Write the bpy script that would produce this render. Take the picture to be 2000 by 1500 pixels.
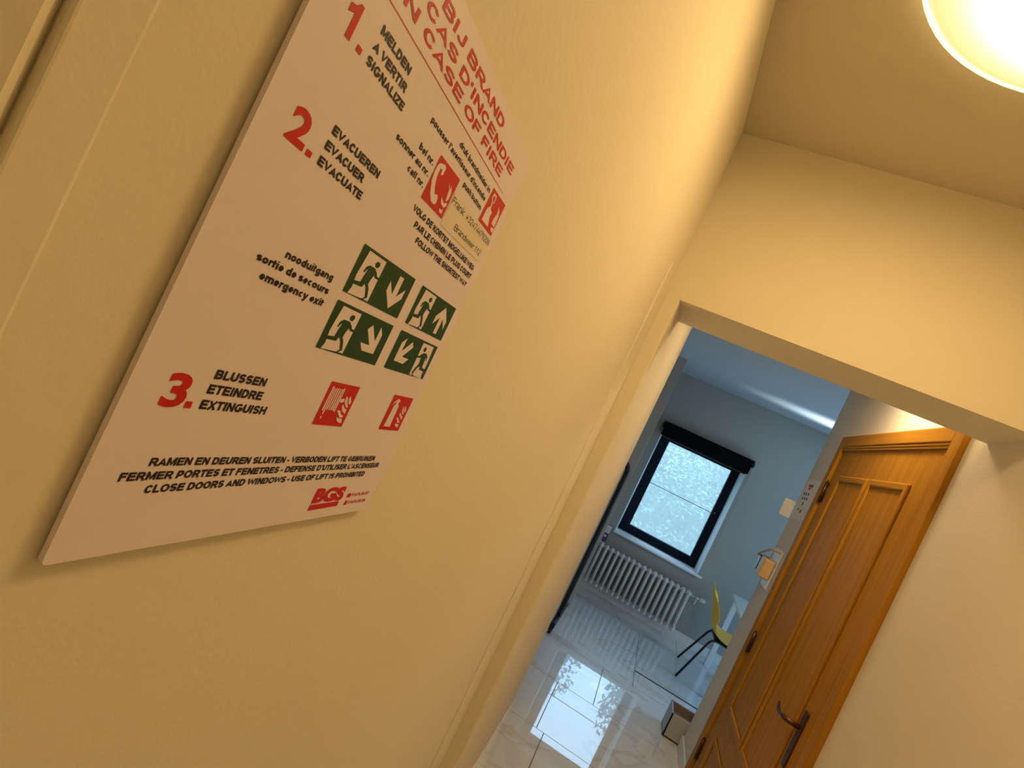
import bpy, bmesh, math, random
from mathutils import Vector, Matrix
random.seed(7)
for o in list(bpy.data.objects): bpy.data.objects.remove(o)
SC = bpy.context.scene
COL = SC.collection
H = 1.67                                   # eye height of the camera above the floor

# ---------------------------------------------------------------- camera
cam_d = bpy.data.cameras.new('camera'); cam = bpy.data.objects.new('camera', cam_d); COL.objects.link(cam)
roll, pitch, yaw = .4465, -.0028, -.3055
cr, sr, cp, sp, cy, sy = math.cos(roll), math.sin(roll), math.cos(pitch), math.sin(pitch), math.cos(yaw), math.sin(yaw)
fwd = Vector((sy*cp, cy*cp, sp)); rgt = Vector((cy, -sy, 0)); up = rgt.cross(fwd)
R_ = cr*rgt + sr*up; U_ = -sr*rgt + cr*up
M = Matrix((R_, U_, -fwd)).transposed().to_4x4(); M.translation = (0, 0, H)
cam.matrix_world = M
cam_d.sensor_fit = 'HORIZONTAL'; cam_d.sensor_width = 36; cam_d.lens = 36*1033.6/2000
cam_d.clip_start = .02; cam_d.clip_end = 200
SC.camera = cam

# ---------------------------------------------------------------- colour management, sky
SC.view_settings.view_transform = 'Standard'; SC.view_settings.look = 'None'
SC.view_settings.exposure = 0.72; SC.view_settings.gamma = 1; SC.view_settings.use_curve_mapping = False
W = bpy.data.worlds.new('world'); SC.world = W; W.use_nodes = True
bg = W.node_tree.nodes['Background']; bg.inputs['Color'].default_value = (.42, .71, 1.0, 1); bg.inputs['Strength'].default_value = 3.2

def area(name, loc, rot, sx, sy_, col, power, portal=False, spread=math.pi):
    d = bpy.data.lights.new(name, 'AREA'); d.shape = 'RECTANGLE'; d.size = sx; d.size_y = sy_
    d.color = col; d.energy = power; d.spread = spread
    if portal: d.cycles.is_portal = True
    o = bpy.data.objects.new(name, d); COL.objects.link(o); o.location = loc; o.rotation_euler = rot
    return o
area('window_portal', (.34, 6.33, H-.35), (math.radians(-90), 0, 0), .9, 1.2, (1, 1, 1), 1, True)
area('side_window_portal', (2.78, 4.7, H-.67), (0, math.radians(90), 0), 1.9, 1.4, (1, 1, 1), 1, True)

# added narrow area light that makes the bright streak along the ceiling
L = area('ceiling_streak_helper', (2.50, 5.46, H+.50), (0, 0, 0), .22, .02, (.72, .90, 1.0), 1.7, False, math.radians(18))
L.rotation_euler = Vector((-1.15, -.09, .40)).to_track_quat('-Z', 'Y').to_euler()

# ---------------------------------------------------------------- materials
def mat(name, col, rough=.6, metal=0, bump=0, bscale=60, coat=0, coat_ior=1.5, coat_rough=.03, spec=.5, emis=None, estr=0, trans=0, ior=1.45, var=0, vscale=3):
    m = bpy.data.materials.new(name); m.use_nodes = True; nt = m.node_tree; b = nt.nodes['Principled BSDF']
    b.inputs['Base Color'].default_value = (*col, 1); b.inputs['Roughness'].default_value = rough
    b.inputs['Metallic'].default_value = metal; b.inputs['Specular IOR Level'].default_value = spec
    b.inputs['Coat Weight'].default_value = coat; b.inputs['Coat IOR'].default_value = coat_ior; b.inputs['Coat Roughness'].default_value = coat_rough
    b.inputs['Transmission Weight'].default_value = trans; b.inputs['IOR'].default_value = ior
    if emis: b.inputs['Emission Color'].default_value = (*emis, 1); b.inputs['Emission Strength'].default_value = estr
    g = nt.nodes.new('ShaderNodeNewGeometry')
    if var or bump:
        n = nt.nodes.new('ShaderNodeTexNoise'); n.inputs['Scale'].default_value = vscale; n.inputs['Detail'].default_value = 3
        nt.links.new(g.outputs['Position'], n.inputs['Vector'])
    if var:
        r = nt.nodes.new('ShaderNodeValToRGB'); nt.links.new(n.outputs['Fac'], r.inputs['Fac'])
        r.color_ramp.elements[0].position = .3; r.color_ramp.elements[1].position = .7
        r.color_ramp.elements[0].color = (*[c*(1-var) for c in col], 1); r.color_ramp.elements[1].color = (*[min(1, c*(1+var)) for c in col], 1)
        nt.links.new(r.outputs['Color'], b.inputs['Base Color'])
    if bump:
        n2 = nt.nodes.new('ShaderNodeTexNoise'); n2.inputs['Scale'].default_value = bscale; n2.inputs['Detail'].default_value = 4
        nt.links.new(g.outputs['Position'], n2.inputs['Vector'])
        bp = nt.nodes.new('ShaderNodeBump'); bp.inputs['Strength'].default_value = bump; bp.inputs['Distance'].default_value = .004
        nt.links.new(n2.outputs['Fac'], bp.inputs['Height']); nt.links.new(bp.outputs['Normal'], b.inputs['Normal'])
    return m

def wood(name, axis, c0, c1):
    m = mat(name, c0, .5, coat=0, spec=.10); nt = m.node_tree; b = nt.nodes['Principled BSDF']
    g = nt.nodes.new('ShaderNodeNewGeometry'); mp = nt.nodes.new('ShaderNodeMapping'); mp.vector_type = 'POINT'
    s = [38, 38, 38]; s[axis] = 1.6; mp.inputs['Scale'].default_value = s
    nt.links.new(g.outputs['Position'], mp.inputs['Vector'])
    n = nt.nodes.new('ShaderNodeTexNoise'); n.inputs['Scale'].default_value = 1.0; n.inputs['Detail'].default_value = 6; n.inputs['Distortion'].default_value = .6
    nt.links.new(mp.outputs['Vector'], n.inputs['Vector'])
    r = nt.nodes.new('ShaderNodeValToRGB'); nt.links.new(n.outputs['Fac'], r.inputs['Fac'])
    r.color_ramp.elements[0].position = .33; r.color_ramp.elements[1].position = .68
    r.color_ramp.elements[0].color = (*c0, 1); r.color_ramp.elements[1].color = (*c1, 1)
    nt.links.new(r.outputs['Color'], b.inputs['Base Color'])
    bp = nt.nodes.new('ShaderNodeBump'); bp.inputs['Strength'].default_value = .12; bp.inputs['Distance'].default_value = .002
    nt.links.new(n.outputs['Fac'], bp.inputs['Height']); nt.links.new(bp.outputs['Normal'], b.inputs['Normal'])
    return m

PLASTER = mat('cream_plaster', (.80, .735, .56), .75, bump=.13, bscale=110, spec=.25)
CEILM = mat('ceiling_paint', (.66, .60, .46), .85, bump=.12, bscale=90, spec=.2)
WHITEWALL = mat('white_wall_paint', (.72, .665, .575), .7, bump=.12, bscale=110, spec=.3)
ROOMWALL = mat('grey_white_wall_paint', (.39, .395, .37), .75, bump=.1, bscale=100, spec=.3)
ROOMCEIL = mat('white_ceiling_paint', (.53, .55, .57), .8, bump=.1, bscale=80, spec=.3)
TRIMW = mat('white_gloss_paint', (.82, .83, .83), .35)
SIGNW = mat('sign_board_white', (.84, .75, .77), .42, spec=.4)
SIGNE = mat('sign_board_edge', (.62, .55, .46), .5)
RED = mat('sign_red', (.60, .010, .008), .4)
BLACK = mat('sign_black', (.018, .008, .008), .45)
GREEN = mat('sign_green', (.013, .058, .010), .4)
LABEL = mat('label_tape', (.82, .73, .58), .35)
THINK = mat('label_ink', (.03, .02, .015), .5)
OAK = wood('varnished_oak_vertical', 2, (.345, .155, .011), (.445, .21, .02))
OAKH = wood('varnished_oak_horizontal', 1, (.345, .155, .011), (.445, .21, .02))
BRONZE = mat('dark_bronze', (.10, .045, .020), .38, metal=.7)
BLKPAINT = mat('black_powder_coat', (.010, .011, .014), .45)
BLKFRAME = mat('anthracite_window_frame', (.007, .011, .022), .6, spec=.15)
BLIND = mat('black_blind_fabric', (.004, .004, .005), .8, spec=.08)
RADW = mat('radiator_enamel', (.72, .74, .72), .35, spec=.5)
YEL = mat('yellow_shell_plastic', (.96, .60, .055), .38, spec=.5)
DESKW = mat('white_desk_laminate', (.84, .86, .88), .22, coat=.4)
METAL = mat('chrome', (.7, .7, .7), .2, metal=1)
PAPER = mat('paper_white', (.78, .76, .74), .6)
BRASSY = mat('gold_anodised', (.62, .42, .22), .35, metal=.5)
ORANGEP = mat('amber_plastic', (.75, .50, .26), .35)
GREYSC = mat('dark_glass_screen', (.05, .07, .09), .1)
PURPLE = mat('purple_print', (.10, .05, .16), .5)
GROUT = mat('grout_grey', (.20, .20, .20), .8)
LEAF = mat('pale_leaf', (.36, .42, .35), .6, var=.35, vscale=1.3)
LEAFD = mat('deep_leaf', (.05, .08, .06), .6, var=.4, vscale=1.2)
BARK = mat('bark', (.16, .13, .11), .9)
LAWN = mat('lawn_green', (.45, .55, .42), .9, var=.3, vscale=2)

# polished marble look tile: strong clear reflection, pale blue-grey with brown veins
def tile_mat():
    m = mat('polished_marble_tile', (.50, .50, .50), .25, coat=1.0, coat_ior=2.55, coat_rough=.008)
    nt = m.node_tree; b = nt.nodes['Principled BSDF']; g = nt.nodes.new('ShaderNodeNewGeometry')
    mp = nt.nodes.new('ShaderNodeMapping'); mp.inputs['Rotation'].default_value = (0, 0, .6); mp.inputs['Scale'].default_value = (1.0, 2.2, 1)
    nt.links.new(g.outputs['Position'], mp.inputs['Vector'])
    n = nt.nodes.new('ShaderNodeTexNoise'); n.inputs['Scale'].default_value = .9; n.inputs['Detail'].default_value = 6; n.inputs['Distortion'].default_value = 1.0
    nt.links.new(mp.outputs['Vector'], n.inputs['Vector'])
    r = nt.nodes.new('ShaderNodeValToRGB'); e = r.color_ramp.elements
    e[0].position = .485; e[0].color = (.80, .85, .93, 1); e[1].position = .53; e[1].color = (.78, .83, .91, 1)
    v = e.new(.5); v.color = (.69, .67, .65, 1)
    nt.links.new(n.outputs['Fac'], r.inputs['Fac']); nt.links.new(r.outputs['Color'], b.inputs['Base Color'])
    w = nt.nodes.new('ShaderNodeTexNoise'); w.inputs['Scale'].default_value = 1.6; nt.links.new(g.outputs['Position'], w.inputs['Vector'])
    bp = nt.nodes.new('ShaderNodeBump'); bp.inputs['Strength'].default_value = .06; bp.inputs['Distance'].default_value = .004
    nt.links.new(w.outputs['Fac'], bp.inputs['Height']); nt.links.new(bp.outputs['Normal'], b.inputs['Coat Normal'])
    return m
TILE = tile_mat()

def glass_mat(name, tint, veil=None):
    m = bpy.data.materials.new(name); m.use_nodes = True; nt = m.node_tree; nt.nodes.clear()
    out = nt.nodes.new('ShaderNodeOutputMaterial'); t = nt.nodes.new('ShaderNodeBsdfTransparent'); t.inputs['Color'].default_value = (*tint, 1)
    gl = nt.nodes.new('ShaderNodeBsdfGlossy'); gl.inputs['Roughness'].default_value = .02
    f = nt.nodes.new('ShaderNodeValue'); f.outputs[0].default_value = .012
    mx = nt.nodes.new('ShaderNodeMixShader'); nt.links.new(f.outputs[0], mx.inputs[0]); nt.links.new(t.outputs[0], mx.inputs[1]); nt.links.new(gl.outputs[0], mx.inputs[2])
    last = mx
    if veil:
        d = nt.nodes.new('ShaderNodeBsdfTranslucent'); d.inputs['Color'].default_value = (.42, .39, .38, 1)
        m2 = nt.nodes.new('ShaderNodeMixShader'); m2.inputs[0].default_value = veil
        nt.links.new(mx.outputs[0], m2.inputs[1]); nt.links.new(d.outputs[0], m2.inputs[2]); last = m2
    nt.links.new(last.outputs[0], out.inputs['Surface']); return m
GLASS = glass_mat('window_glass', (.93, .97, .98))
MAT_GLASS = glass_mat('clear_mat', (.97, .98, .98))
SCREEN = glass_mat('haze_sheet', (.98, .98, 1.0), veil=.5)  # translucent sheet added to veil the view outside with pale haze

def lamp_mat(name, rim, core, r0, s_rim, s_core):
    m = bpy.data.materials.new(name); m.use_nodes = True; nt = m.node_tree; b = nt.nodes['Principled BSDF']
    b.inputs['Base Color'].default_value = (.7, .66, .55, 1); b.inputs['Roughness'].default_value = .3
    tc = nt.nodes.new('ShaderNodeTexCoord'); sx = nt.nodes.new('ShaderNodeSeparateXYZ'); cx = nt.nodes.new('ShaderNodeCombineXYZ')
    nt.links.new(tc.outputs['Object'], sx.inputs[0]); nt.links.new(sx.outputs[0], cx.inputs[0]); nt.links.new(sx.outputs[1], cx.inputs[1])
    ln = nt.nodes.new('ShaderNodeVectorMath'); ln.operation = 'LENGTH'; nt.links.new(cx.outputs[0], ln.inputs[0])
    mr = nt.nodes.new('ShaderNodeMapRange'); mr.inputs['From Min'].default_value = r0*.98; mr.inputs['From Max'].default_value = r0*.15
    nt.links.new(ln.outputs['Value'], mr.inputs['Value'])
    pw = nt.nodes.new('ShaderNodeMath'); pw.operation = 'POWER'; pw.inputs[1].default_value = 2.4; nt.links.new(mr.outputs[0], pw.inputs[0])
    st = nt.nodes.new('ShaderNodeMapRange'); st.inputs['To Min'].default_value = s_rim; st.inputs['To Max'].default_value = s_core
    nt.links.new(pw.outputs[0], st.inputs['Value']); nt.links.new(st.outputs[0], b.inputs['Emission Strength'])
    mc = nt.nodes.new('ShaderNodeMix'); mc.data_type = 'RGBA'; mc.inputs[6].default_value = (*rim, 1); mc.inputs[7].default_value = (*core, 1)
    nt.links.new(pw.outputs[0], mc.inputs[0]); nt.links.new(mc.outputs[2], b.inputs['Emission Color'])
    return m
LAMPW = lamp_mat('warm_opal_diffuser', (1, .66, .30), (1, .64, .27), .34, .62, 27.5)
LAMPH = lamp_mat('warm_opal_diffuser_hall', (1, .74, .42), (1, .72, .40), .14, 31, 36)
LAMPB = lamp_mat('fill_lamp_diffuser_rear', (1, .66, .32), (1, .64, .30), .25, 1, 4.5)
LRIM = mat('lamp_rim', (.9, .8, .5), .3, emis=(1, .82, .38), estr=1.3)

# ---------------------------------------------------------------- helpers
def tag(o, label=None, cat=None, group=None, kind=None):
    if label: o['label'] = label
    if cat: o['category'] = cat
    if group: o['group'] = group
    if kind: o['kind'] = kind
    return o
def thing(name, loc, label=None, cat=None, group=None, kind=None):
    o = bpy.data.objects.new(name, None); o.empty_display_size = .05; COL.objects.link(o); o.location = loc
    return tag(o, label, cat, group, kind)
def wloc(p):
    v = Vector((0, 0, 0))
    while p is not None: v += Vector(p.location); p = p.parent
    return v
def link(name, bm, m, parent=None, smooth=False, origin=None):
    """bm holds world coordinates; the object is moved to the parent's base (or to origin)"""
    off = wloc(parent) if parent is not None else Vector(origin or (0, 0, 0))
    bmesh.ops.translate(bm, verts=bm.verts, vec=-off)
    bmesh.ops.recalc_face_normals(bm, faces=bm.faces)
    me = bpy.data.meshes.new(name); bm.to_mesh(me); bm.free(); me.materials.append(m)
    if smooth:
        for p in me.polygons: p.use_smooth = True
    o = bpy.data.objects.new(name, me); COL.objects.link(o)
    if parent is not None: o.parent = parent
    else: o.location = off
    return o
def box(bm, a, b, bev=0, seg=2):
    r = bmesh.ops.create_cube(bm, size=1); vs = r['verts']
    for v in vs: v.co = Vector([a[i]+(v.co[i]+.5)*(b[i]-a[i]) for i in range(3)])
    if bev:
        es = list({e for v in vs for e in v.link_edges}); bmesh.ops.bevel(bm, geom=es, offset=bev, segments=seg, profile=.5, affect='EDGES')
def B(a, b, bev=0, seg=2):
    bm = bmesh.new(); box(bm, a, b, bev, seg); return bm
def sheet(*q):
    bm = bmesh.new(); bm.faces.new([bm.verts.new(p) for p in q]); return bm
def prism(bm, poly, z0, z1):
    lo = [bm.verts.new((x, y, z0)) for x, y in poly]; hi = [bm.verts.new((x, y, z1)) for x, y in poly]; n = len(poly)
    bm.faces.new(lo); bm.faces.new(hi)
    for i in range(n): bm.faces.new((lo[i], lo[(i+1) % n], hi[(i+1) % n], hi[i]))
def tube(bm, pts, r, n=10, cap=True, ell=1.0):
    pts = [Vector(p) for p in pts]; rings = []
    ref = Vector((0, 0, 1))
    for i, p in enumerate(pts):
        d = (pts[min(i+1, len(pts)-1)]-pts[max(i-1, 0)]).normalized()
        if abs(d.dot(ref)) > .95: a = d.cross(Vector((0, 1, 0))).normalized()
        else: a = d.cross(ref).normalized()
        if rings_dir and i: a = (prev_a - d*prev_a.dot(d)).normalized()
        prev_a = a; b = d.cross(a); rr = r[i] if isinstance(r, (list, tuple)) else r
        rings.append([bm.verts.new(p+rr*(math.cos(t)*a+ell*math.sin(t)*b)) for t in [2*math.pi*k/n for k in range(n)]])
    for i in range(len(rings)-1):
        for k in range(n): bm.faces.new((rings[i][k], rings[i][(k+1) % n], rings[i+1][(k+1) % n], rings[i+1][k]))
    if cap: bm.faces.new(rings[0]); bm.faces.new(rings[-1])
rings_dir = True
def arc(p0, p1, p2, n=6):
    """smooth corner p0-p1-p2 (quadratic)"""
    p0, p1, p2 = map(Vector, (p0, p1, p2)); return [tuple((1-t)**2*p0+2*t*(1-t)*p1+t*t*p2) for t in [i/n for i in range(n+1)]]
def struct(name, bm, m, label=None, smooth=False):
    o = link(name, bm, m, None, smooth); o['kind'] = 'structure'
    if label: o['label'] = label
    return o
Z = lambda z: z+H

# ---------------------------------------------------------------- the shell
XL, XI, XR = -.21, -.158, .87          # corridor left wall, inner left wall, right wall
CC, CR = 1.06, .90                     # corridor / inner ceiling above the eye
LB = .476                              # lintel bottom
struct('wall_left', B((XL-.12, -1.3, 0), (XL, 1.76, Z(CC)), 0), PLASTER, 'cream plastered corridor wall carrying the fire notice')
bm = bmesh.new()
struct('wall_back', B((XL-.12, -1.42, 0), (XR+.12, -1.3, Z(CC))), PLASTER)
struct('ceiling', B((XL-.12, -1.42, Z(CC)), (XR+.12, 2.05, Z(CC)+.1)), CEILM, 'cream corridor ceiling with the round lamp')
# end wall: left stub (with the inner left wall behind it) and header over the passage
bm = bmesh.new(); box(bm, (XL-.4, 1.75, 0), (XI, 3.145, Z(CC)), .008, 3)
struct('wall_end', bm, PLASTER, 'short wall beside the opening, continuing as its pale reveal')
struct('trim_1', B((XL-.38, 1.7495, Z(LB)), (XR+.12, 2.04, Z(CC)+.05), 0), PLASTER, 'cream lintel wall above the opening')
struct('wall_right', B((XR, -1.3, 0), (XR+.14, 3.865, Z(CC))), WHITEWALL, 'off-white wall with the oak door')
struct('wall_inner_left', B((-.9, 3.03, 0), (XI-.01, 3.14, Z(CR))), WHITEWALL)
# dark strip of wall before the window wall
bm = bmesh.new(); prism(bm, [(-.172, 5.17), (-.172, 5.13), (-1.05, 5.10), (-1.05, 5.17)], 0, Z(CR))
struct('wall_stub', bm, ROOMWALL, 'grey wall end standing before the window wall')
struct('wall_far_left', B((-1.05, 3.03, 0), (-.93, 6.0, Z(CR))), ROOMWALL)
# window wall with opening
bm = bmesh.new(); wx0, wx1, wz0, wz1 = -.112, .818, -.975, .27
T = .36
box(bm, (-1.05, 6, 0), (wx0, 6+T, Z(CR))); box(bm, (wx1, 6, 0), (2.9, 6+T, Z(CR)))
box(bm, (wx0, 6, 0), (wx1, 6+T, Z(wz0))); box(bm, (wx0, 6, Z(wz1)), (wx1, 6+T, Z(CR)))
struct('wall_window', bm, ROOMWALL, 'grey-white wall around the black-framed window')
# right wall of the far room with a glazed door opening (out of frame; gives the side light)
bm = bmesh.new()
box(bm, (2.65, 3.7, 0), (2.8, 4.02, Z(CR))); box(bm, (2.65, 5.38, 0), (2.8, 6, Z(CR)))
box(bm, (2.65, 4.02, Z(.25)), (2.8, 5.38, Z(CR))); box(bm, (2.65, 4.02, 0), (2.8, 5.38, .08))
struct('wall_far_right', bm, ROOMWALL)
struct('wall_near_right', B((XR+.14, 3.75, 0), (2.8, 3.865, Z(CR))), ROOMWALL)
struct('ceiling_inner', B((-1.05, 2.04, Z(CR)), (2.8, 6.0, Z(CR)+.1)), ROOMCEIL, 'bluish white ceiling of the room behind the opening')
w2 = thing('window_2', (2.72, 5.0, .08), kind='structure')
bm = bmesh.new()
for y in (4.02, 4.67, 5.32): box(bm, (2.69, y, .08), (2.75, y+.06, Z(.25)))
box(bm, (2.69, 4.02, .08), (2.75, 5.38, .16)); box(bm, (2.69, 4.02, Z(.25)-.07), (2.75, 5.38, Z(.25)))
link('frame', bm, BLKFRAME, w2); link('pane', sheet((2.72, 4.08, .16), (2.72, 5.32, .16), (2.72, 5.32, Z(.25)-.07), (2.72, 4.08, Z(.25)-.07)), GLASS, w2)

# painted plaster strips at both ends of the left wall
bm = bmesh.new(); prism(bm, [(XL-.03, -1.2), (XL-.03, .099), (XL+.0005, .099), (XL+.003, .0965), (XL+.004, .094), (XL+.003, .091), (XL-.025, .0)], 0, Z(CC))
struct('trim_2', bm, PLASTER, 'plastered door surround at the near end of the corridor wall')
bm = bmesh.new(); box(bm, (XL-.02, .0995, 0), (XL+.0055, .1195, Z(CC)), .0016, 3)
struct('trim_3', bm, PLASTER)
bm = bmesh.new(); box(bm, (XL-.02, 1.555, 0), (XL+.004, 1.76, Z(.52)), .0038, 3)
struct('trim_4', bm, PLASTER, 'plastered strip beside the opening')

# ---------------------------------------------------------------- floor of polished tiles
fl = thing('floor', (0, 0, 0), 'polished pale marble look floor tiles', None, None, 'structure')
link('screed', B((-1.05, -1.42, -.10), (2.8, 6.05, -.004)), GROUT, fl)
rows = [-1.3, -.66, -.04, .585, 1.21, 1.83, 2.455, 3.078, 3.70, 4.325, 4.95, 5.572, 6.0]
offs = [0, .6, .1, .5, .2, .7, .067, .02, .28, .52, .52, .9]
g = .0024
for i in range(len(rows)-1):
    y0, y1 = rows[i], rows[i+1]; x = offs[i]-1.2*2
    while x < 2.7:
        a, b = max(x, -1.05), min(x+1.2, 2.75)
        if b-a > .03:
            bm = B((a+g, y0+g, -.012), (b-g, y1-g, 0), 0)
            link('tile', bm, TILE, fl)
        x += 1.2
# ---------------------------------------------------------------- ceiling lamps
def lamp(name, c, ztop, R, h, m, label):
    t = thing(name, (c[0], c[1], ztop), label, 'lamp')
    bm = bmesh.new(); n = 64; prof = [(R*math.sin(a), -h*.35-h*.65*math.cos(a)) for a in [math.pi/2*k/10 for k in range(11)]]
    top = bm.verts.new((c[0], c[1], ztop-h)); prev = None
    for (r, z) in prof[1:]:
        ring = [bm.verts.new((c[0]+r*math.cos(2*math.pi*k/n), c[1]+r*math.sin(2*math.pi*k/n), ztop+z)) for k in range(n)]
        for k in range(n):
            if prev is None: bm.faces.new((top, ring[k], ring[(k+1) % n]))
            else: bm.faces.new((prev[k], prev[(k+1) % n], ring[(k+1) % n], ring[k]))
        prev = ring
    link('diffuser', bm, m, t, True)
    bm = bmesh.new()
    for r, z0, z1 in ((R+.006, -h*.42, -h*.30),):
        ins, outs = [], []
        tube(bm, [(c[0]+r*math.cos(2*math.pi*k/n), c[1]+r*math.sin(2*math.pi*k/n), ztop-h*.36) for k in range(n)]+[(c[0]+r, c[1], ztop-h*.36)], .005, 8, False)
    link('rim', bm, LRIM, t, True)
    bm = bmesh.new(); bmesh.ops.create_cone(bm, cap_ends=True, segments=n, radius1=R*.97, radius2=R*.97, depth=h*.36, matrix=Matrix.Translation((c[0], c[1], ztop-h*.18)))
    link('base_plate', bm, TRIMW, t)
    return t
lamp('ceiling_lamp', (.372, .948), Z(CC), .338, .08, LAMPW, 'large round glowing warm white lamp on the corridor ceiling')
lamp('ceiling_lamp', (.70, 2.55), Z(CR), .14, .06, LAMPH, 'round warm lamp behind the lintel of the opening')
lamp('ceiling_lamp', (.36, -.75), Z(CC), .25, .09, LAMPB, 'round warm fill lamp added on the corridor ceiling, behind the viewer')  # unseen lamp added to brighten the near wall and the sign

# ---------------------------------------------------------------- the fire notice
SX = -.205
sg = thing('safety_sign', (SX, .295, Z(0)), 'large white fire instruction board with red and black lettering', 'sign')
def U(u, v, l=0): return (SX+.0001+.00012*l, u/1000, Z(v/1000))
outer = [(167.2, -154.8), (423.8, -156.2), (421.6, 181.2), (167.0, 188.0)]
def rounded(q, r, n=5):
    out = []
    for i, p in enumerate(q):
        p = Vector(p); a = Vector(q[i-1]); b = Vector(q[(i+1) % len(q)])
        out += [(v[0], v[1]) for v in arc((*(p+(a-p).normalized()*r), 0), (*p, 0), (*(p+(b-p).normalized()*r), 0), n)]
    return out
bm = bmesh.new(); ol = rounded(outer, 3.0)
fr = [bm.verts.new((SX, u/1000, Z(v/1000))) for u, v in ol]; bk = [bm.verts.new((SX-.0032, u/1000, Z(v/1000))) for u, v in ol]
bm.faces.new(fr); bm.faces.new(bk)
for i in range(len(ol)): bm.faces.new((fr[i], fr[(i+1) % len(ol)], bk[(i+1) % len(ol)], bk[i]))
link('board', bm, SIGNW, sg)
for y in (.20, .39):
    for z in (-.12, .14): link('spacer_pad', B((XL, y-.01, Z(z)-.01), (SX-.0032, y+.01, Z(z)+.01)), SIGNE, sg)
from mathutils.geometry import tessellate_polygon
def poly(name, polys, m, l, parent=None):
    p = parent or sg; off = wloc(p); vs, fs = [], []
    for q in polys:
        k = len(vs); vs += [Vector(U(u, v, l))-off for u, v in q]
        for t in tessellate_polygon([[Vector((u, v, 0)) for u, v in q]]):
            (ax, ay), (bx, by), (cx_, cy_) = q[t[0]], q[t[1]], q[t[2]]
            if (bx-ax)*(cy_-ay)-(by-ay)*(cx_-ax) > 0: fs.append((k+t[0], k+t[1], k+t[2]))
            else: fs.append((k+t[0], k+t[2], k+t[1]))
    me = bpy.data.meshes.new(name); me.from_pydata(vs, [], fs); me.materials.append(m)
    o = bpy.data.objects.new(name, me); COL.objects.link(o); o.parent = p; return o
def text_bounds(me):
    xs = [v.co.x for v in me.vertices]; ys = [v.co.y for v in me.vertices]; return min(xs), max(xs), min(ys), max(ys)
def text_mesh(s, bold, shear=0):
    c = bpy.data.curves.new('t', 'FONT'); c.body = s; c.size = 1; c.offset = bold; c.shear = shear; c.fill_mode = 'BOTH'; c.resolution_u = 4; c.space_character = 1.0
    o = bpy.data.objects.new('t', c); COL.objects.link(o)
    dg = bpy.context.evaluated_depsgraph_get(); me = bpy.data.meshes.new_from_object(o.evaluated_get(dg)); bpy.data.objects.remove(o); return me
_cap = {}
def soft_lettering(s, u0, v0, u1, v1, cap, m, bold=.018, l=1, name='lettering', parent=None, shear=0):
    me = text_mesh(s, bold, shear)
    if bold not in _cap:
        hm = text_mesh('H', bold); _cap[bold] = text_bounds(hm)[3]-text_bounds(hm)[2]
    x0, x1, _, _ = text_bounds(me); ky = cap/_cap[bold]
    p = parent or sg; off = wloc(p)
    for v in me.vertices:
        t = (v.co.x-x0)/(x1-x0); u = u0+t*(u1-u0); w = v0+t*(v1-v0)+(v.co.y+bold)*ky
        v.co = Vector(U(u, w, l))-off
    me.materials.clear(); me.materials.append(m)
    o = bpy.data.objects.new(name, me); COL.objects.link(o); o.parent = p
    return o
ADV = dict(zip("ABCDEFGHIJKLMNOPRSTUVWXYZ", [.96, 1.0, .92, 1.0, .93, .85, 1.08, 1.0, .39, .77, 1.0, .85, 1.16, 1.0, 1.08, .93, 1.0, .93, .85, 1.0, .95, 1.36, .95, .93, .85]))
ADV.update(dict(zip("abcdeghiklmnoprstuvxy", [.77, .85, .77, .85, .77, .85, .85, .39, .77, .39, 1.24, .85, .85, .85, .56, .76, .48, .85, .77, .77, .77])))
ADV['w'] = 1.08; ADV.update({' ': .36, "'": .32, '-': .46, '.': .38, '+': .82}); ADV.update({c: .77 for c in '0123456789'})
def ell(cx, cy, rx, ry, a0, a1, n=8):
    return [(cx+rx*math.cos(math.radians(a0+(a1-a0)*i/n)), cy+ry*math.sin(math.radians(a0+(a1-a0)*i/n))) for i in range(n+1)]
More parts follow.
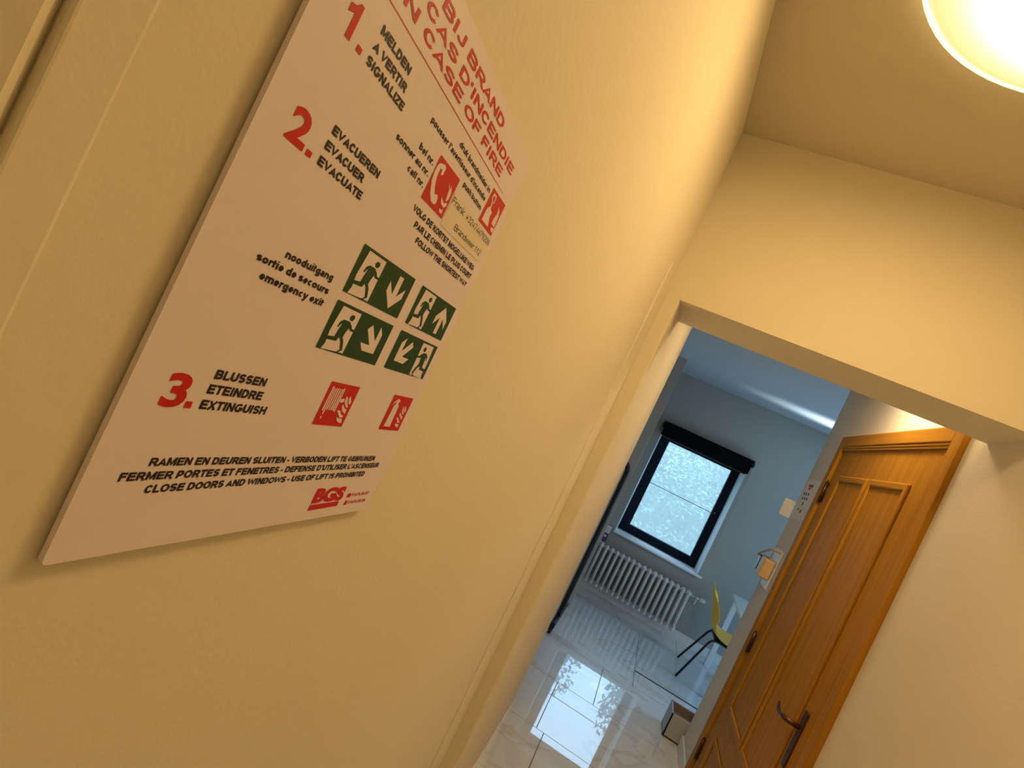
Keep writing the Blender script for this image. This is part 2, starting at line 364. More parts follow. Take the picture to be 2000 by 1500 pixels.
def glyph(c, w):
    W = ADV[c]; h = w/2; l = .075+h; r = W-.06-h; t = 1-h; b = h; m = .51; x = .73; xt = x-h; cx = (l+r)/2
    rl, rr = .05+h, W-.05-h; rc = (rl+rr)/2; R = (rr-rl)/2
    V = lambda X, a, z: [(X, a), (X, z)]
    def bowl(y0, y1, X): # right bowl from stem
        ry = (y1-y0)/2; rx = min(ry, (X-l)*.55); return [(l, y1), (X-rx, y1)]+ell(X-rx, (y0+y1)/2, rx, ry, 90, -90)[1:-1]+[(X-rx, y0), (l, y0)]
    S_ = lambda X0, X1, T: ell((X0+X1)/2, T-(T-b)*.25, (X1-X0)/2, (T-b)*.25, 20, 270, 10)[:-1]+ell((X0+X1)/2, b+(T-b)*.25, (X1-X0)/2, (T-b)*.25, 90, -160, 10)
    yc = (b+xt)/2; xr = (xt-b)/2
    G = {
     'A': [[(h*.9, 0), (W/2, 1-h*.4), (W-h*.9, 0)], [(W*.24, .30), (W*.76, .30)]],
     'B': [V(l, 0, 1), bowl(m, t, r-.04), bowl(b, m, r)], 'C': [ell(rc, .5, R, .5-h, 32, 328, 14)],
     'D': [V(l, 0, 1), bowl(b, t, r)], 'E': [V(l, 0, 1), [(l, t), (W-.07, t)], [(l, m), (W-.11, m)], [(l, b), (W-.05, b)]],
     'F': [V(l, 0, 1), [(l, t), (W-.06, t)], [(l, m), (W-.13, m)]], 'G': [ell(rc, .5, R, .5-h, 42, 335, 14)+[(rr, .46), (rc+.04, .46)]],
     'H': [V(l, 0, 1), V(r, 0, 1), [(l, m), (r, m)]], 'I': [V(W/2, 0, 1)], 'J': [[(r, 1), (r, .30)]+ell((r+.05+h)/2, .27, (r-.05-h)/2, .27-h, 0, -180)],
     'K': [V(l, 0, 1), [(W-h*1.1, 1), (l, .33)], [(l+.22, .55), (W-h*.9, 0)]], 'L': [V(l, 0, 1), [(l, b), (W-.05, b)]],
     'M': [V(l, 0, 1), V(r, 0, 1), [(l, .96), (W/2, .06), (r, .96)]], 'N': [V(l, 0, 1), V(r, 0, 1), [(l, .95), (r, .05)]],
     'O': [ell(rc, .5, R, .5-h, 0, 360, 20)], 'P': [V(l, 0, 1), bowl(.40, t, r)], 'R': [V(l, 0, 1), bowl(.46, t, r-.03), [(l+.36, .44), (W-h*.8, 0)]],
     'S': [S_(rl, rr, t)], 'T': [V(W/2, 0, 1), [(.03, t), (W-.03, t)]], 'U': [[(l, 1), (l, .36)]+ell(cx, .36, (r-l)/2, .36-h, 180, 360)+[(r, 1)]],
     'V': [[(h*.9, 1), (W/2, h*.5), (W-h*.9, 1)]], 'W': [[(h*.9, 1), (W*.27, h*.6), (W/2, .92), (W*.73, h*.6), (W-h*.9, 1)]],
     'X': [[(h, 0), (W-h, 1)], [(h, 1), (W-h, 0)]], 'Y': [[(h*.9, 1), (W/2, .44), (W-h*.9, 1)], V(W/2, 0, .46)], 'Z': [[(.06, t), (W-.09, t), (.09, b), (W-.05, b)]],
     'a': [[(l-.02, xt-.03)]+ell(cx, xt-.17, (r-l)/2, .17, 100, 0)+[(r, 0)], [(r, .34), (cx, .34)]+ell(cx, (.34+b)/2, (r-l)/2+.02, (.34-b)/2, 90, 300, 9)],
     'b': [V(l, 0, 1), ell(cx, yc, (r-l)/2, xr, 0, 360, 16)], 'd': [V(r, 0, 1), ell(cx, yc, (r-l)/2, xr, 0, 360, 16)], 'c': [ell(cx, yc, (r-l)/2, xr, 45, 315, 12)],
     'e': [[(l, yc-.02), (r, yc-.02)]+ell(cx, yc, (r-l)/2, xr, 0, 320, 14)], 'g': [[(r, x), (r, -.06)]+ell(cx, -.06, (r-l)/2, .14, 0, -160), ell(cx, yc, (r-l)/2, xr, 0, 360, 16)],
     'h': [V(l, 0, 1), [(l, .42)]+ell(cx, .45, (r-l)/2, xt-.45, 180, 0)+[(r, 0)]], 'i': [V(W/2, 0, x), V(W/2, .86, 1)], 'l': [V(W/2, 0, 1)],
     'k': [V(l, 0, 1), [(W-h, x), (l, .26)], [(l+.2, .42), (W-h, 0)]], 'm': [V(l, 0, x), [(l, .42)]+ell((l+W/2)/2, .48, (W/2-l)/2, xt-.48, 180, 0)+[(W/2, 0)], [(W/2, .42)]+ell((r+W/2)/2, .48, (r-W/2)/2, xt-.48, 180, 0)+[(r, 0)]],
     'n': [V(l, 0, x), [(l, .42)]+ell(cx, .45, (r-l)/2, xt-.45, 180, 0)+[(r, 0)]], 'o': [ell(rc, yc, R, xr, 0, 360, 16)],
     'p': [V(l, -.28, x), ell(cx, yc, (r-l)/2, xr, 0, 360, 16)], 'r': [V(l, 0, x), [(l, .42)]+ell(W-.05, .40, W-.05-l, xt-.40, 180, 85, 5)], 's': [S_(rl, rr, xt)],
     't': [[(W*.42, .93), (W*.42, .2)]+ell(W*.42+.13, .2, .13, .2-h, 180, 265, 4), [(.02, xt), (W-.02, xt)]], 'u': [[(l, x), (l, .29)]+ell(cx, .28, (r-l)/2, .28-h, 180, 360), V(r, 0, x)],
     'v': [[(h, x), (W/2, h*.4), (W-h, x)]], 'w': [[(h*.9, x), (W*.28, h*.5), (W/2, x-.04), (W*.72, h*.5), (W-h*.9, x)]], 'x': [[(h, 0), (W-h, x)], [(h, x), (W-h, 0)]], 'y': [[(h, x), (W/2, .04)], [(W-h, x), (W*.42, -.16), (.1, -.24)]],
     "'": [V(W/2, .68, 1)], '-': [[(.03, .38), (W-.03, .38)]], '.': [V(W/2, 0, w*1.05)], '+': [[(.06, .4), (W-.06, .4)], V(W/2, .04, .76)],
     '0': [ell(cx, .5, (r-l)/2, .5-h, 0, 360, 18)], '1': [V(cx+.05, 0, 1), [(cx+.05, .93), (cx-.2, .72)]], '2': [ell(cx, t-.24, (r-l)/2, .24, 165, -20, 8)+[(l, b), (r+h*.5, b)]],
     '3': [ell(cx, t-.2, (r-l)/2-.03, .2, 160, -90, 9), ell(cx, b+.26, (r-l)/2, .27, 90, -160, 10)], '4': [[(r-.08, 0), (r-.08, .97), (l-.03, .3), (r+.07, .3)]], '5': [[(r, t), (l+.08, t), (l+.02, .54)]+ell(cx, .32, (r-l)/2, .32-h, 130, -160, 10)],
     '6': [ell(cx, .32, (r-l)/2, .32-h, 0, 360, 16), ell(cx+.05, .5, (r-l)/2+.04, .5-h, 70, 190, 8)], '7': [[(l-.04, t), (r, t), (l+.14, 0)]], '8': [ell(cx, .73, (r-l)/2-.03, .27-h, 0, 360, 16), ell(cx, .28, (r-l)/2, .28-h, 0, 360, 16)],
     '9': [ell(cx, .68, (r-l)/2, .32-h, 0, 360, 16), ell(cx-.05, .5, (r-l)/2+.04, .5-h, 250, 370, 8)]}
    return G.get(c, [])
def stroke_quads(pts, w):
    """buffered polyline with mitred joins -> list of quads"""
    out = []; n = len(pts); L, R = [], []
    closed = n > 3 and abs(pts[0][0]-pts[-1][0]) < 1e-6 and abs(pts[0][1]-pts[-1][1]) < 1e-6
    for i in range(n):
        p = Vector(pts[i]); a = Vector(pts[i-1]) if i else (Vector(pts[-2]) if closed else None); b = Vector(pts[i+1]) if i < n-1 else (Vector(pts[1]) if closed else None)
        d0 = (p-a).normalized() if a is not None else None; d1 = (b-p).normalized() if b is not None else None
        if d0 is None: d0 = d1
        if d1 is None: d1 = d0
        n0 = Vector((-d0.y, d0.x)); n1 = Vector((-d1.y, d1.x)); mm = n0+n1
        if mm.length < .2: mm = n0
        mm.normalize(); k = min(1/max(mm.dot(n0), .3), 2.4)
        L.append(p+mm*w/2*k); R.append(p-mm*w/2*k)
    return [(R[i], R[i+1], L[i+1], L[i]) for i in range(n-1)]
def lettering(s, u0, v0, u1, v1, cap, m, w=.2, l=1, name='lettering', parent=None, shear=0):
    quads, pen, lay = [], 0, []
    for c in s:
        for k_, st in enumerate(glyph(c, w)):
            for j_, q in enumerate(stroke_quads(st, w)): lay.append(k_*.16+(j_ % 2)*.04+(.08 if j_ > len(st)*.6 else 0)); quads.append([(pen+x+shear*y, min(y, 1.0) if c not in 'MNAVW' else min(max(y, 0), 1)) for x, y in q])
        pen += ADV[c]*.985
    xs = [x for q in quads for x, _ in q]; x0, x1 = min(xs), max(xs)
    p = parent or sg; off = wloc(p); vs, fs = [], []
    for q, ly in zip(quads, lay):
        k = len(vs); pts = []
        for x, y in q:
            t = (x-x0)/(x1-x0); pts.append((u0+t*(u1-u0), v0+t*(v1-v0)+y*cap))
        area2 = sum(pts[i][0]*pts[(i+1) % 4][1]-pts[(i+1) % 4][0]*pts[i][1] for i in range(4))
        vs += [Vector(U(u, v, l+ly))-off for u, v in pts]; fs.append((k, k+1, k+2, k+3) if area2 > 0 else (k+3, k+2, k+1, k))
    me = bpy.data.meshes.new(name); me.from_pydata(vs, [], fs); me.materials.append(m)
    o = bpy.data.objects.new(name, me); COL.objects.link(o); o.parent = p
    return o
ONE = [(185.9, 123.7), (189.2, 124.8), (191.3, 127.4), (193.7, 127.4), (193.7, 110.3), (190.0, 110.3), (190.0, 121.6), (185.9, 119.6)]
for s, u0, v0, u1, v1, cap, m, bd in [
    ('BIJ BRAND', 239.5, 168.6, 352.2, 167.3, 7.4, RED, .19), ("CAS D'INCENDIE", 228.8, 158.0, 397.3, 154.4, 7.2, RED, .19), ('EN', 196, 158.4, 216, 158.1, 7.2, RED, .19),
    ('IN', 207.5, 148.0, 226.8, 147.5, 7.2, RED, .19), ('CASE OF FIRE', 234.8, 147.5, 381.3, 143.9, 7.2, RED, .19),
    ('2', 183.4, 55.3, 196.4, 55.1, 16.4, RED, .235), ('3', 184.6, -78.6, 197.2, -78.3, 17.0, RED, .235),
    ('MELDEN', 208.3, 126.8, 238.6, 126.5, 4.8, BLACK, .24), ('A VERTIR', 207.8, 118.2, 241.8, 118.0, 4.8, BLACK, .24), ('SIGNALIZE', 207.8, 110.3, 246.0, 109.8, 4.8, BLACK, .24),
    ('EVACUEREN', 207.6, 72.0, 251.8, 71.4, 4.7, BLACK, .24), ('EVACUER', 207.4, 63.8, 242.0, 63.3, 4.7, BLACK, .24), ('EVACUATE', 207.5, 55.4, 246.3, 55.1, 4.7, BLACK, .24),
    ('druk brandmelder in', 311.2, 129.0, 376.7, 127.6, 4.1, BLACK, .215), ("pousser l'avertisseur d'incendie", 272.7, 121.7, 375.4, 119.7, 4.1, BLACK, .215), ('push button', 337.0, 112.8, 375.4, 111.9, 4.1, BLACK, .215),
    ('bel nr.', 273.5, 104.1, 293.6, 103.7, 4.1, BLACK, .215), ('sonner au nr.', 250.8, 96.6, 293.6, 96.0, 4.1, BLACK, .215), ('call nr.', 272.2, 88.8, 294.0, 88.1, 4.1, BLACK, .215),
    ('VOLG DE KORTST MOGELIJKE WEG', 294.5, 72.9, 409.7, 71.3, 4.4, BLACK, .235), ('PAR LE CHEMIN LE PLUS COURT', 303.6, 64.9, 411.3, 63.9, 4.4, BLACK, .235), ('FOLLOW THE SHORTEST WAY', 313.0, 57.1, 410.2, 56.2, 4.4, BLACK, .235),
    ('nooduitgang', 214.9, 7.3, 254.8, 7.6, 4.3, BLACK, .235), ('sortie de secours', 199.0, 0.1, 255.6, -0.4, 4.3, BLACK, .235), ('emergency exit', 205.6, -7.7, 255.9, -8.0, 4.3, BLACK, .235),
    ('BLUSSEN', 207.2, -61.5, 241.6, -61.2, 5.0, BLACK, .24), ('ETEINDRE', 206.9, -69.5, 243.6, -69.3, 5.0, BLACK, .24), ('EXTINGUISH', 206.8, -77.9, 251.3, -77.6, 5.0, BLACK, .24),
    ('RAMEN EN DEUREN SLUITEN - VERBODEN LIFT TE GEBRUIKEN', 194.5, -108.8, 396.3, -108.4, 4.4, BLACK, .24),
    ("FERMER PORTES ET FENETRES - DEFENSE D'UTILISER L'ASCENSEUR", 183.0, -116.2, 408.2, -114.8, 4.4, BLACK, .24),
    ('CLOSE DOORS AND WINDOWS - USE OF LIFT IS PROHIBITED', 198.6, -123.3, 391.4, -122.2, 4.4, BLACK, .24)]:
    (soft_lettering if s in '23' else lettering)(s, u0, v0, u1, v1, cap, m, .035 if s in '23' else bd)
poly('numeral', [ONE], RED, 1)
poly('full_stop', [[(199.1, 113.4), (199.1, 110.3), (202.9, 110.2), (202.9, 113.3)]], RED, 1)
poly('full_stop', [[(198.6, 58.1), (198.6, 55.1), (202.4, 55.0), (202.4, 58.1)]], RED, 1)
poly('full_stop', [[(198.3, -74.6), (198.2, -78.1), (202.1, -78.1), (201.9, -74.6)]], RED, 1)
poly('rule_line', [[(190, 142.2), (398.8, 139.0), (398.8, 138.5), (190, 141.7)]], RED, 1)
# name label
lb = poly('name_label', [[(331.9, 104.6), (331.6, 79.6), (412.4, 80.6), (414.2, 103.4)]], LABEL, 1); lb['label'] = 'cream paper label with typed phone numbers'
lettering('Frank  +32474479206', 333.0, 97.4, 415.4, 97.1, 5.0, THINK, .11, 2, 'lettering', lb); lettering('Brandweer 112', 351.2, 84.3, 407.9, 84.6, 4.9, THINK, .11, 2, 'lettering', lb)
S = {
'door':[(273.5, 35.1), (293.6, 34.9), (293.1, 6.7), (287.8, 6.8), (270.7, 6.0), (272.4, 9.9), (271.3, 18.4)],
'manL':[(275.8, 21.8), (276.9, 25.6), (279.7, 27.5), (285.7, 27.5), (289.1, 25.5), (290.7, 23.8), (295.5, 23.4), (295.3, 22.0), (289.5, 22.1), (287.4, 23.3), (286.1, 19.6), (285.8, 16.6), (288.1, 14.5), (291.0, 8.9), (286.3, 5.9), (285.0, 6.2), (288.2, 8.6), (285.2, 13.8), (282.3, 16.0), (281.1, 13.1), (270.8, 12.4), (271.2, 14.6), (277.6, 15.6), (278.3, 20.0), (279.4, 24.5), (278.2, 24.1), (277.5, 22.1)],
'head':[(285.0, 32.1), (283.7, 30.0), (285.1, 28.3), (287.8, 28.4), (289.0, 30.4), (288.0, 32.3)],
'arrowA':[(313.9, 32.6), (319.7, 32.6), (322.6, 24.5), (327.2, 27.4), (328.6, 22.9), (316.9, 9.5), (304.5, 21.3), (306.2, 27.6), (312.4, 21.1)],
'arrowC':[(311.3, -6.7), (318.3, -13.4), (320.8, -15.2), (321.4, -5.3), (326.9, -9.9), (327.4, -25.0), (310.7, -24.7), (305.6, -19.8), (316.0, -19.2), (307.1, -10.6)],
'arrowB':[(395.3, 31.1), (403.9, 23.2), (404.7, 15.2), (398.6, 20.1), (398.5, 9.4), (393.3, 8.6), (392.7, 19.4), (384.7, 14.7), (383.6, 21.0)],
'arrowD':[(359.8, -5.0), (359.6, -12.2), (368.8, -7.0), (374.2, -10.1), (366.2, -19.4), (375.5, -19.0), (370.9, -24.5), (354.2, -25.0), (353.0, -9.8)],
'doorD':[(386.7, -2.6), (406.3, -2.6), (407.1, -30.7), (388.6, -30.7), (386.4, -27.6), (387.4, -15.0)],
'phone':[(298.4, 107.6), (300.3, 109.7), (306.3, 111.7), (308.4, 110.4), (308.5, 105.3), (306.0, 104.4), (305.3, 107.8), (302.7, 107.1), (303.0, 101.6), (305.6, 95.5), (309.3, 91.7), (312.6, 93.1), (314.6, 91.4), (315.5, 87.4), (313.0, 86.2), (308.6, 86.4), (304.0, 90.1), (299.5, 96.7), (298.0, 102.5)],
'pf':[(319.5, 105.7), (323.1, 101.7), (323.6, 98.8), (325.1, 94.0), (327.6, 96.9), (327.1, 102.2), (323.6, 105.9), (323.9, 102.9)],
'pf2':[(318.1, 94.4), (321.0, 90.7), (326.2, 89.8), (328.6, 92.6), (327.5, 94.4), (324.2, 92.4)],
'pf3':[(321.5, 87.5), (323.7, 85.4), (327.1, 85.6), (326.7, 88.8), (324.9, 87.6)],
'btn':[(384.7, 132.1), (390.8, 132.1), (391.9, 129.3), (392.0, 125.8), (388.7, 124.9), (386.9, 126.5), (384.6, 127.0)],
'hand':[(387.8, 125.9), (386.6, 123.9), (385.9, 118.6), (386.0, 115.6), (384.1, 119.3), (383.7, 115.0), (384.0, 111.9)],
'hand2':[(386.0, 126.2), (388.6, 122.4), (384.6, 118.6), (384.2, 108.3), (394.4, 108.4), (399.7, 108.4), (394.7, 116.0), (395.6, 119.3), (390.9, 120.7), (389.5, 126.6)],
'bf':[(402.5, 128.3), (404.8, 122.7), (402.9, 118.0), (402.8, 113.2), (410.3, 112.8), (409.8, 121.3), (407.4, 125.9)],
'bf2':[(404.7, 110.7), (406.8, 108.3), (411.4, 108.0), (411.2, 112.2)],
'h0':[(299.7, -52.7), (301.0, -52.9), (300.6, -70.7), (299.2, -70.0)],
'h1':[(301.6, -54.0), (302.8, -53.8), (302.5, -73.3), (301.3, -73.0)],
'h2':[(303.7, -53.7), (304.9, -53.6), (304.7, -69.7), (303.3, -69.6)],
'h3':[(305.8, -53.7), (307.1, -53.6), (306.8, -69.5), (305.7, -69.6)],
'h4':[(308.0, -53.7), (309.3, -53.6), (309.2, -69.5), (307.8, -69.5)],
'h5':[(310.4, -53.6), (311.8, -53.6), (311.3, -69.5), (309.9, -69.5)],
'h6':[(312.4, -52.8), (313.6, -52.8), (313.5, -70.4), (312.0, -70.1)],
'h7':[(301.0, -74.3), (302.2, -74.4), (302.5, -76.3), (301.4, -76.1)],
'h8':[(313.2, -61.1), (317.4, -59.8), (318.9, -62.1), (315.2, -63.4)],
'hf1':[(318.9, -57.9), (319.1, -61.1), (320.4, -63.3), (323.3, -65.7), (326.1, -66.1), (322.4, -61.7), (321.2, -59.1)],
'hf2':[(323.1, -57.3), (322.8, -59.8), (324.5, -62.8), (326.5, -63.7), (326.7, -61.2)],
'hf3':[(319.2, -64.1), (319.0, -66.1), (321.5, -69.1), (325.8, -71.0), (325.8, -67.5), (322.9, -67.1)],
'hf4':[(315.5, -68.9), (319.4, -69.0), (321.4, -71.3), (325.4, -72.6), (324.5, -74.1), (321.5, -73.8), (318.7, -71.6)],
'hf5':[(318.5, -73.8), (320.7, -74.6), (325.7, -74.7), (326.6, -77.8), (323.6, -78.0), (320.0, -76.2)],
'ebody':[(388.4, -55.7), (386.5, -59.7), (385.5, -77.1), (395.4, -77.1), (394.5, -59.1), (393.0, -56.9), (391.6, -55.9), (393.8, -53.8), (390.2, -52.1), (387.8, -52.9), (384.4, -55.6), (383.8, -58.9), (385.2, -56.6), (387.5, -54.8)],
'ef1':[(401.8, -57.1), (403.7, -62.4), (405.6, -64.5), (408.8, -65.0), (405.0, -60.1)],
'ef2':[(406.1, -56.7), (405.8, -59.5), (407.8, -62.1), (410.3, -63.2), (409.2, -60.3)],
'ef3':[(401.7, -63.1), (402.1, -65.8), (409.1, -70.0), (408.9, -67.0), (405.5, -65.6)],
'ef4':[(399.4, -68.0), (402.7, -68.3), (406.3, -71.1), (409.3, -72.2), (404.8, -72.8)],
'ef5':[(401.8, -73.6), (408.4, -74.0), (408.6, -77.0), (404.1, -76.2)],

}
def rect(u0, v0, u1, v1): return [(u0, v0), (u1, v0), (u1, v1), (u0, v1)]
def pict(name, r, m, label):
    o = poly(name, [rect(*r)], m, 1); o['label'] = label; return o
def white(parts, parent, f=lambda q: q, m=None, l=2, name='symbol'):
    return poly(name, [[f(p) for p in S[k]] for k in parts], m or SIGNW, l, parent)
base = (266.4, 5.7, 334.2, 36.9)
def arrow(parent, cx_, cy_, deg):
    a = math.radians(deg); q = [(-2.8, 11.6), (2.8, 11.6), (2.8, -2.4), (10.6, 5.4), (10.6, -1.8), (0, -12), (-10.6, -1.8), (-10.6, 5.4), (-2.8, -2.4)]
    poly('arrow', [[(cx_+x*math.cos(a)-y*math.sin(a), cy_+x*math.sin(a)+y*math.cos(a)) for x, y in q]], SIGNW, 2, parent)
def man(parent, f):
    white(['door'], parent, f); white(['manL', 'head'], parent, f, GREEN, 3, 'running_figure')
pA = pict('exit_pictogram', base, GREEN, 'green running figure with arrow down'); man(pA, lambda p: p); arrow(pA, 317.5, 21.0, 0)
pB = pict('exit_pictogram', (346.6, 5.7, 412.5, 36.4), GREEN, 'green running figure with arrow up'); man(pB, lambda p: ((p[0]-266.4)*.966+346.6, p[1])); arrow(pB, 395.5, 20.2, 180)
pC = pict('exit_pictogram', (266.4, -31.6, 334.4, -.1), GREEN, 'green running figure with arrow down to the right'); man(pC, lambda p: (p[0], p[1]-37.2)); arrow(pC, 317.0, -15.8, 45)
pD = pict('exit_pictogram', (346.6, -31.0, 412.6, -.2), GREEN, 'mirrored green running figure with arrow down to the left'); man(pD, lambda p: (412.6-(p[0]-266.4)*.97, p[1]-37.0)); arrow(pD, 363.5, -15.2, -45)
p1 = pict('fire_pictogram', (297.3, 83.2, 330.3, 113.9), RED, 'red square with telephone handset and flames'); white(['phone', 'pf', 'pf2', 'pf3'], p1)
p2 = pict('fire_pictogram', (380.3, 105.6, 412.3, 134.5), RED, 'red square with hand pressing a button'); white(['btn', 'hand2', 'bf', 'bf2'], p2)
white(['btn'], p2, lambda p: (388.1+(p[0]-388.1)*.55, 128.4+(p[1]-128.4)*.55), RED, 3, 'button_ring')
p3 = pict('fire_pictogram', (296.2, -80.8, 329.6, -49.8), RED, 'red square with fire hose and flames'); white(['h%d' % i for i in range(9)]+['hf%d' % i for i in range(1, 6)], p3)
p4 = pict('fire_pictogram', (380.0, -80.1, 413.0, -49.4), RED, 'red square with fire extinguisher and flames'); white(['ebody']+['ef%d' % i for i in range(1, 6)], p4)
# maker's mark
soft_lettering('BGS', 336.9, -142.2, 375.4, -142.8, 12.2, RED, .06, 1)
bar = poly('maker_bar', [[(336.9, -143.4), (336.8, -147.9), (372.8, -147.6), (372.8, -143.4)]], RED, 1)
lettering('01676.85.87', 387.3, -140.7, 413.5, -140.6, 2.9, RED, .19); lettering('01676.85.86', 387.0, -147.3, 413.5, -147.4, 2.9, RED, .19)
poly('phone_mark', [[(381.2, -141.2), (386.0, -141.2), (386.2, -138.6), (384.6, -137.4), (382.8, -137.4), (381.0, -138.6)], ], RED, 1)
poly('fax_mark', [[(381.0, -147.8), (386.0, -147.8), (385.2, -145.2), (384.6, -143.6), (382.6, -143.6), (382.0, -145.2)]], RED, 1)

# ---------------------------------------------------------------- oak door in the right wall
dr = thing('door_1', (XR, 2.8, 0), 'varnished oak panelled door and casing in the off-white wall', None, None, 'structure')
y0, y1, zt = 2.145, 3.465, .541
CX = .850
def moulded(bm, a, b, bev=.004): box(bm, a, b, bev, 2)
bm = bmesh.new(); moulded(bm, (CX, y0, 0), (XR+.004, y0+.075, Z(zt))); link('casing', bm, OAK, dr)
bm = bmesh.new(); moulded(bm, (CX, y1-.07, 0), (XR+.004, y1, Z(zt))); link('casing', bm, OAK, dr)
bm = bmesh.new(); moulded(bm, (CX-.0006, y0+.07, Z(.478)), (XR+.004, y1-.065, Z(zt))); link('head_casing', bm, OAKH, dr)
bm = bmesh.new(); moulded(bm, (CX+.003, y0+.07, Z(.466)), (XR, y1-.07, Z(.477)), .002); moulded(bm, (CX+.006, y0+.07, Z(.455)), (XR, y1-.07, Z(.4655)), .002); link('head_moulding', bm, OAKH, dr)
LX = .8665
leaf = link('leaf', B((LX, y0+.072, .006), (XR+.05, y1-.072, Z(.4535)), .0015, 1), OAK, dr)
def panel(ya, yb, za, zb):
    w = .034
    pf = link('panel', B((LX-.0015, ya+w, Z(za)+w), (LX+.001, yb-w, Z(zb)-w), .001, 1), OAK, leaf)
    for (a, b, mm) in (((LX-.011, ya, Z(za)), (LX+.002, ya+w, Z(zb)), OAK), ((LX-.011, yb-w, Z(za)), (LX+.002, yb, Z(zb)), OAK),
                       ((LX-.0105, ya+.004, Z(zb)-w), (LX+.002, yb-.004, Z(zb)-.0005), OAKH), ((LX-.0105, ya+.004, Z(za)+.0005), (LX+.002, yb-.004, Z(za)+w), OAKH)):
        link('panel_moulding', B(a, b, .0065, 3), mm, leaf)
for ya, yb in ((2.395, 2.805), (2.832, 3.245)):
    panel(ya, yb, -1.082, .308); panel(ya, yb, -1.545, -1.238)
for z in (.20, -.735, -1.4):
    bm = bmesh.new(); tube(bm, [(.856, 3.382, Z(z-.06)), (.856, 3.382, Z(z+.06))], .0085, 10); box(bm, (.861, 3.36, Z(z-.055)), (.8665, 3.394, Z(z+.055)))
    tube(bm, [(.856, 3.382, Z(z+.06)), (.856, 3.382, Z(z+.075))], [.006, .002], 8)
    link('hinge', bm, BRONZE, dr, True)
bm = bmesh.new(); box(bm, (LX-.008, 2.325, Z(-.86)), (LX, 2.365, Z(-.635)), .004, 2); hp = link('handle_plate', bm, BRONZE, leaf)
bm = bmesh.new(); pts = [(LX-.004, 2.345, Z(-.70)), (LX-.035, 2.345, Z(-.70))]+arc((LX-.035, 2.345, Z(-.70)), (LX-.062, 2.347, Z(-.70)), (LX-.062, 2.375, Z(-.703)), 5)[1:]+[(LX-.062, 2.41, Z(-.712)), (LX-.060, 2.45, Z(-.708)), (LX-.056, 2.485, Z(-.695))]
tube(bm, pts, [.010, .010, .010, .010, .010, .010, .009, .008, .007, .005], 10); link('handle', bm, BRONZE, leaf, True)
bm = bmesh.new(); tube(bm, [(LX-.009, 2.345, Z(-.80)), (LX-.007, 2.345, Z(-.80))], .007, 12); link('keyhole', bm, BLKPAINT, leaf)

# ---------------------------------------------------------------- notice and dispenser on the white wall end
po = thing('notice_sheet', (XR, 3.71, Z(.1)), 'small paper notice with red and black marks beside the oak door', 'notice')
link('sheet', B((XR-.0016, 3.56, Z(-.01)), (XR-.0004, 3.862, Z(.262))), PAPER, po)
def mark(a, b, m): link('printed_mark', B((XR-.0019, a[0], Z(a[1])), (XR-.0015, b[0], Z(b[1]))), m, po)
mark((3.66, .212), (3.76, .230), RED); mark((3.69, .195), (3.74, .208), RED)
for i in range(2):
    for k in range(3): mark((3.67+.05*k-.01*i, .155-.03*i), (3.695+.05*k-.01*i, .173-.03*i), BLACK)
mark((3.70, .09), (3.725, .11), THINK); mark((3.67, .04), (3.70, .06), THINK); mark((3.74, .05), (3.765, .065), THINK)
bm = bmesh.new()
tube(bm, [(.80, 3.872, Z(.03)), (.825, 3.872, Z(.125))], .001, 4)
def leaflet_bm():
    b = bmesh.new(); prism(b, [(.864, 3.8655), (.806, 3.885), (.807, 3.888), (.866, 3.8685)], Z(-.02), Z(.095)); return b
ca = link('leaflet', leaflet_bm(), PAPER, None, False, (.845, 3.87, Z(.02))); bm.free()
tag(ca, 'bright white leaflet sticking out from the wall corner', 'leaflet')
ds = thing('soap_dispenser', (XR, 3.72, Z(-.45)), 'wall dispenser with a metal elbow lever below the paper notice', 'dispenser')
link('back_plate', B((XR-.006, 3.62, Z(-.47)), (XR-.0004, 3.80, Z(-.22)), .002, 1), TRIMW, ds)
link('bottle', B((XR-.07, 3.64, Z(-.42)), (XR-.006, 3.76, Z(-.30)), .012, 3), ORANGEP, ds)
link('viewing_window', B((XR-.072, 3.765, Z(-.40)), (XR-.012, 3.80, Z(-.31)), .004, 2), GREYSC, ds)
bm = bmesh.new(); tube(bm, [(XR-.004, 3.66, Z(-.235))]+arc((XR-.03, 3.66, Z(-.232)), (XR-.055, 3.66, Z(-.232)), (XR-.06, 3.69, Z(-.245)), 4)+[(XR-.075, 3.78, Z(-.285)), (XR-.078, 3.84, Z(-.315))], .007, 8)
tube(bm, [(XR-.078, 3.84, Z(-.315)), (XR-.05, 3.77, Z(-.30)), (XR-.03, 3.70, Z(-.295))], .006, 8)
link('elbow_lever', bm, BRASSY, ds, True)

# ---------------------------------------------------------------- window in the far wall
FY = 6.25
wn = thing('window_1', (.35, FY, Z(-.975)), 'black framed window under a black roller blind', None, None, 'structure')
gx0, gx1, gz0, gz1 = 0.0, .711, -.872, .164
fx0, fx1 = -.104, .797
def fbox(a, b): link('frame', B(a, b, .006, 2), BLKFRAME, wn)
fbox((fx0, FY, Z(-.962)), (gx0, FY+.07, Z(.27))); fbox((gx1, FY, Z(-.962)), (fx1, FY+.07, Z(.27)))
fbox((gx0-.002, FY+.001, Z(-.962)), (gx1+.002, FY+.069, Z(gz0))); fbox((gx0-.002, FY+.001, Z(gz1)), (gx1+.002, FY+.069, Z(.27)))
link('pane', sheet((gx0-.005, FY+.03, Z(gz0)-.005), (gx1+.005, FY+.03, Z(gz0)-.005), (gx1+.005, FY+.03, Z(gz1)+.005), (gx0-.005, FY+.03, Z(gz1)+.005)), GLASS, wn)
